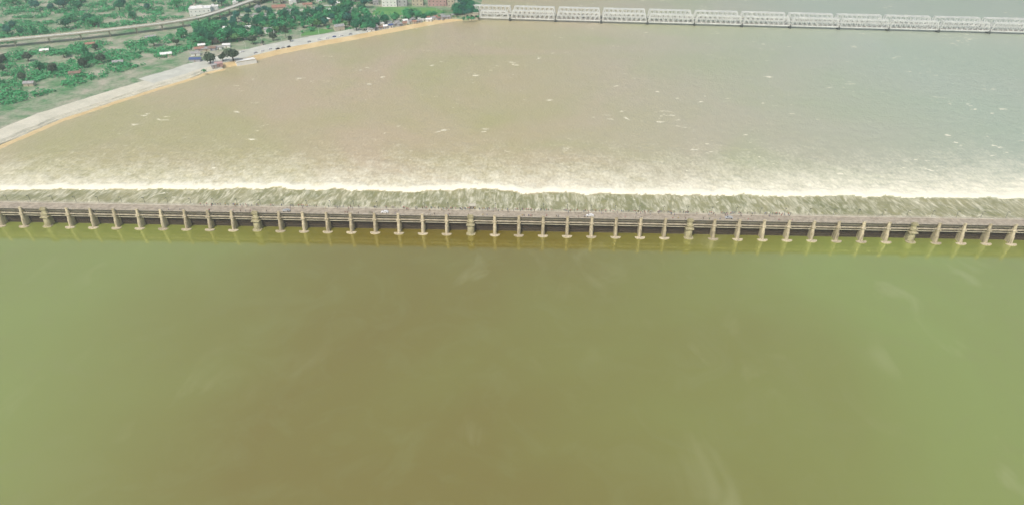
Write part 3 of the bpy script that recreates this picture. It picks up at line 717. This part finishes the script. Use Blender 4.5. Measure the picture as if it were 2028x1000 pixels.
hut_(520, 33, 22, 4, 3, .05, 'tin', 'white', 'long low pale shed beside the lane under the flyover')
# stalls and huts of the paved bank at the left
for i, (x, y, wd, dp, rf, wl, rz, lb) in enumerate((
    (396,101,9,6,'tile','grey',.2,'red-roofed hut at the left end of the tin-roof row'), (409,101,8,6,'tin','beige',.4,'grey tin-roofed hut second in the row above the paved bank'),
    (421,100,8,5,'rust','grey',.1,'brown tin-roofed hut in the middle of the row above the paved bank'), (433,98,7,5,'tin','white',.3,'grey tin-roofed hut with white walls above the paved bank'),
    (449,94,8,5,'white','white',.2,'bright white-roofed hut right of the tin-roof row'), (388,110,9,6,'tin','white',.3,'pale sheet-roofed stall at the left edge above the blue tarpaulin'),
    (388,122,11,6,'blue','grey',.1,'stall under a dark blue tarpaulin at the left edge of the town'), (434,131,7,5,'pink','pink',.5,'pinkish kiosk at the right end of the white ghat'),
    (424,134,5,4,'tin','grey',.5,'small grey kiosk beside the pinkish kiosk on the ghat'), (400,94,7,5,'white','beige',.4,'small pale hut behind the red-roofed hut'))):
    hut_(x, y, wd, dp, 2.8, rz, rf, wl, lb, flat=(i % 3 == 1))
def platform():
    p = L(486, 121); r = empty('viewing_platform', (p.x, p.y, ZL), atan2(22, 34)); tag(r, 'low white riverside platform with a parapet, right of the biggest dark bank tree', 'platform')
    m = MB(); m.box(-10, 10, -5, 5, -3.2, .9); m.build('base', M['white'], r)
    m = MB()
    for a in ((-10.1,10.1,-5.1,-4.8),(-10.1,10.1,4.8,5.1),(-10.1,-9.8,-4.8,4.8),(9.8,10.1,-4.8,4.8)): m.box(*a, .9, 1.7)
    m.build('parapet', M['concrete'], r)
platform()
# row of huts between the riverside road and the bank, from the platform to the abutment
rows = []
cols = ['tin','rust','tin','tile','white','rust','tin','blue','tin']
i = 0
for x in np.arange(735, 900, 9.5):
    y = float(np.interp(x, [735, 800, 850, 900], [62.5, 50.5, 42.5, 35])) + random.uniform(-2.2, .8)
    rf = random.choice(cols); rows.append((x, y, rf))
for x in np.arange(742, 880, 15):
    y = float(np.interp(x, [735, 800, 850, 900], [56, 45, 38, 31])) + random.uniform(-1, 1); rows.append((x, y, random.choice(cols)))
RN = dict(tin='grey tin', rust='brown tin', tile='red tile', white='white sheet', blue='blue tarpaulin')
order = sorted(range(len(rows)), key=lambda q: -rows[q][0])
ORD = 'first second third fourth fifth sixth seventh eighth ninth tenth eleventh twelfth thirteenth fourteenth fifteenth sixteenth seventeenth eighteenth nineteenth twentieth'.split()
cnt = {}
for q in order:
    x, y, rf = rows[q]; cnt[rf] = cnt.get(rf, 0) + 1
    hut_(x, y, random.uniform(4.5, 7.5), random.uniform(4, 5.5), random.uniform(2.3, 3.2), random.uniform(.2, .9), rf, random.choice(['beige','grey','white']),
         '%s-roofed bank hut, %s of its colour counting left from the bridge' % (RN[rf], ORD[cnt[rf]-1]), 'huts crowded along the sandy bank', flat=random.random() < .4)
# small stalls in border zone
for i, (x, y, rf) in enumerate(((60,170,'tin'), (150,150,'rust'), (235,128,'tin'), (330,112,'white'), (300,78,'tin'), (180,92,'tile'), (90,105,'white'))):
    hut_(x, y, random.uniform(7, 11), 6, 3, random.uniform(.1, .5), rf, 'beige', '%s-roofed shed on the far left bank, %s from the left' % (RN[rf], ORD[sorted([60,150,235,330,300,180,90]).index(x)]))
# cars parked by the riverside road
pk = ((550,98,'black'),(560,96,'silver'),(572,94,'black'),(612,84,'silver'),(632,80,'white'),(648,77,'white'),(662,74,'blue'),(676,72,'white'),(694,69,'silver'),(520,103,'white'),(506,106,'silver'),(535,98,'white'),(728,63,'white'),(480,104,'white'))
pk = sorted(pk)
for i, (x, y, c_) in enumerate(pk):
    p = L(x, y, ZL + .07); a = shore_n(p.y); car(c_, p, atan2(a.y, a.x) + pi/2 + random.uniform(-.1, .1), '%s car on the riverside road, %s of the parked cars from the left' % (c_, ORD[i]), 'cars on the riverside road')
# lamp posts of the riverside road
lp2 = MB(); lp2.rev([(.14, 0), (.08, 8)], 8); lp2.bar((0,0,7.9), (0,-1.8,8.3), .1); lp2.box(-.2,.2,-2.4,-1.5,8.22,8.38); lpm2 = lp2.mesh('street_lamp', M['steel'])
for i in range(15):
    y = YB + 8 + i*14.5; nn = shore_n(y); p = Vector((shore_x(y), y, 0)) + nn*36
    o = D.objects.new('street_lamp', lpm2); C.objects.link(o); o.location = (p.x, p.y, ZL+.05); o.rotation_euler = (0,0,atan2(nn.y, nn.x)+pi/2)
    tag(o, 'slim silver street lamp on the inland side of the riverside road', 'street lamp', 'street lamps of the riverside road')

# ------------------------------------------------------------------ railway bridges
BA = G(1010.6, 41, ZD); BB = G(1659.4, 58.5, ZD); BD = (BB - BA); SL = BD.length / 7; BD.normalize(); BT = atan2(BD.y, BD.x)
def span_mesh(Ls, hh=9.6, wd=5.6, np_=11):
    m = MB(); z0 = 0; z1 = hh; e = .5; ep = 2.0
    X = [e] + [e + ep + i*(Ls-2*e-2*ep)/(np_-2) for i in range(np_-1)] + [Ls-e]
    for s_ in (-1, 1):
        y = s_*wd/2
        m.bar((e, y, z0+.6), (Ls-e, y, z0+.6), .7, 1.5); m.bar((X[1], y, z1), (X[-2], y, z1), .8, 1.0)
        m.bar((e, y, z0+.6), (X[1], y, z1), .8); m.bar((Ls-e, y, z0+.6), (X[-2], y, z1), .8)
        for i in range(1, np_): m.bar((X[i], y, z0+1.2), (X[i], y, z1-.3), .5)
        for i in range(1, np_-1):
            a, b = ((z0+1.2, z1-.3) if i >= np_/2 else (z1-.3, z0+1.2)); m.bar((X[i]+.05, y*1.01, a), (X[i+1]-.05, y*1.01, b), .5)
        m.bar((X[1], y*.99, 4.6), (X[-2], y*.99, 4.6), .35)
    for i in range(1, np_):
        m.bar((X[i], -wd/2+.3, z1+.05), (X[i], wd/2-.3, z1+.05), .45)
        if i < np_-1: m.bar((X[i], -wd/2+.4, z1-.1), (X[i+1], wd/2-.4, z1-.1), .3)
    for x in X: m.bar((x, -wd/2+.35, z0+.2), (x, wd/2-.35, z0+.2), .5)
    return m
def rail_bridge(v, k0, k1, label, lift):
    o0 = BA + Vector((-BD.y, BD.x, 0)) * v; r = empty('railway_bridge', (o0.x, o0.y, ZD), BT); tag(r, label, 'bridge')
    sm = span_mesh(SL-1.2).mesh('truss_span', M['steel'])
    tk = MB(); tk.box(.3, SL-.3, -1.9, 1.9, .95, 1.25, 0); tk.box(.3, SL-.3, -.85, -.75, 1.25, 1.42, 1); tk.box(.3, SL-.3, .75, .85, 1.25, 1.42, 1); tkm = tk.mesh('track', [M['ballast'], M['rust']])
    pm = MB(); n = 12; prof = [(-1.3 if cos(2*pi*k/n) < 0 else 1.3, 0) for k in range(n)]
    pts = [(1.5*cos(2*pi*k/n), 3.6*sin(2*pi*k/n) + (1.2 if sin(2*pi*k/n) > 0 else -1.2)) for k in range(n)]
    pm.prism(pts, -8, lift-.6); pm.prism([(x*1.25, y*1.1) for x, y in pts], lift-.6, lift)
    pmm = pm.mesh('bridge_pier', M['dark_pier'])
    for k in range(k0, k1+1):
        q = D.objects.new('bridge_pier', pmm); C.objects.link(q); q.parent = r; q.location = (k*SL, 0, 0)
        if k < k1:
            q = D.objects.new('truss_span', sm); C.objects.link(q); q.parent = r; q.location = (k*SL+.6, 0, lift)
            q2 = D.objects.new('track', tkm); C.objects.link(q2); q2.parent = r; q2.location = (k*SL, 0, lift)
    return r, o0
r1, o1 = rail_bridge(0, 0, 13, 'nearer pale silver railway truss bridge over the wide river', 2.6)
r2, o2 = rail_bridge(24, -1, 13, 'farther pale silver railway truss bridge behind the first one', 2.6)
# short first span and arched masonry abutment of the near bridge
sm = span_mesh(39, 8.2, 5.6, 6).mesh('truss_span', M['steel']); q = D.objects.new('truss_span', sm); C.objects.link(q); q.parent = r1; q.location = (-40, 0, 2.6)
def abut():
    m = MB(); x1 = -40.5; x0 = x1 - 17; H_ = 8.2
    # wall with three round openings
    n = 12
    for s_, y in ((-1, -4.0), (1, 4.0)):
        for c in range(3):
            xa = x0 + c*17/3; xb = xa + 17/3; cx = (xa+xb)/2; cz = 4.4; rr = 1.75
            out = []; inn = []
            for k in range(4*n):
                a = 2*pi*k/(4*n); dx, dz = cos(a), sin(a); t = min((17/6)/abs(dx) if abs(dx) > 1e-6 else 1e9, ((H_-cz) if dz > 0 else (cz+5))/abs(dz) if abs(dz) > 1e-6 else 1e9)
                out.append((cx+dx*t, y, cz+dz*t)); inn.append((cx+dx*rr, y, cz+dz*rr))
            N = 4*n; m.add(out+inn+[(p[0], -y*.0, p[2]) for p in inn], [(k, (k+1) % N, N+(k+1) % N, N+k) for k in range(N)] + [(N+k, N+(k+1) % N, 2*N+(k+1) % N, 2*N+k) for k in range(N)])
    m.box(x0, x1, -.15, .15, -5, H_, 1)
    m.box(x0-.4, x1, -4.3, 4.3, H_, H_+.7); m.box(x1-.3, x1, -3.99, 3.99, -5, H_); m.box(x0, x0+.3, -3.99, 3.99, -5, H_)
    m.build('abutment', [M['concrete'], M['dark_pier']], r1)
    q = MB(); q.box(x0-38, x0-.4, -4, 4, -3, 5.6); q.build('approach_embankment', M['ground'], r1)
abut()
q = MB(); q.box(-SL-34, -SL-1, -4, 4, -3, 6.6); q.build('approach_embankment', M['ground'], r2)
print('trees', tree_n, 'objects', len(D.objects))

# ------------------------------------------------------------------ haze
hz = MB(); hz.box(-1500, 1500, -400, 2600, -12, CAM_H + 12); ho = hz.build('haze', None)
hm = D.materials.new('haze'); hm.use_nodes = True; t = hm.node_tree
for n_ in list(t.nodes):
    if n_.type == 'BSDF_PRINCIPLED': t.nodes.remove(n_)
pv = t.nodes.new('ShaderNodeVolumePrincipled'); pv.inputs['Color'].default_value = (.86,.95,.92,1); pv.inputs['Density'].default_value = .00028; pv.inputs['Anisotropy'].default_value = .3
t.links.new(pv.outputs[0], t.nodes['Material Output'].inputs['Volume'])
ho.data.materials.clear(); ho.data.materials.append(hm); tag(ho, 'thin pale haze over the river', kind='stuff')
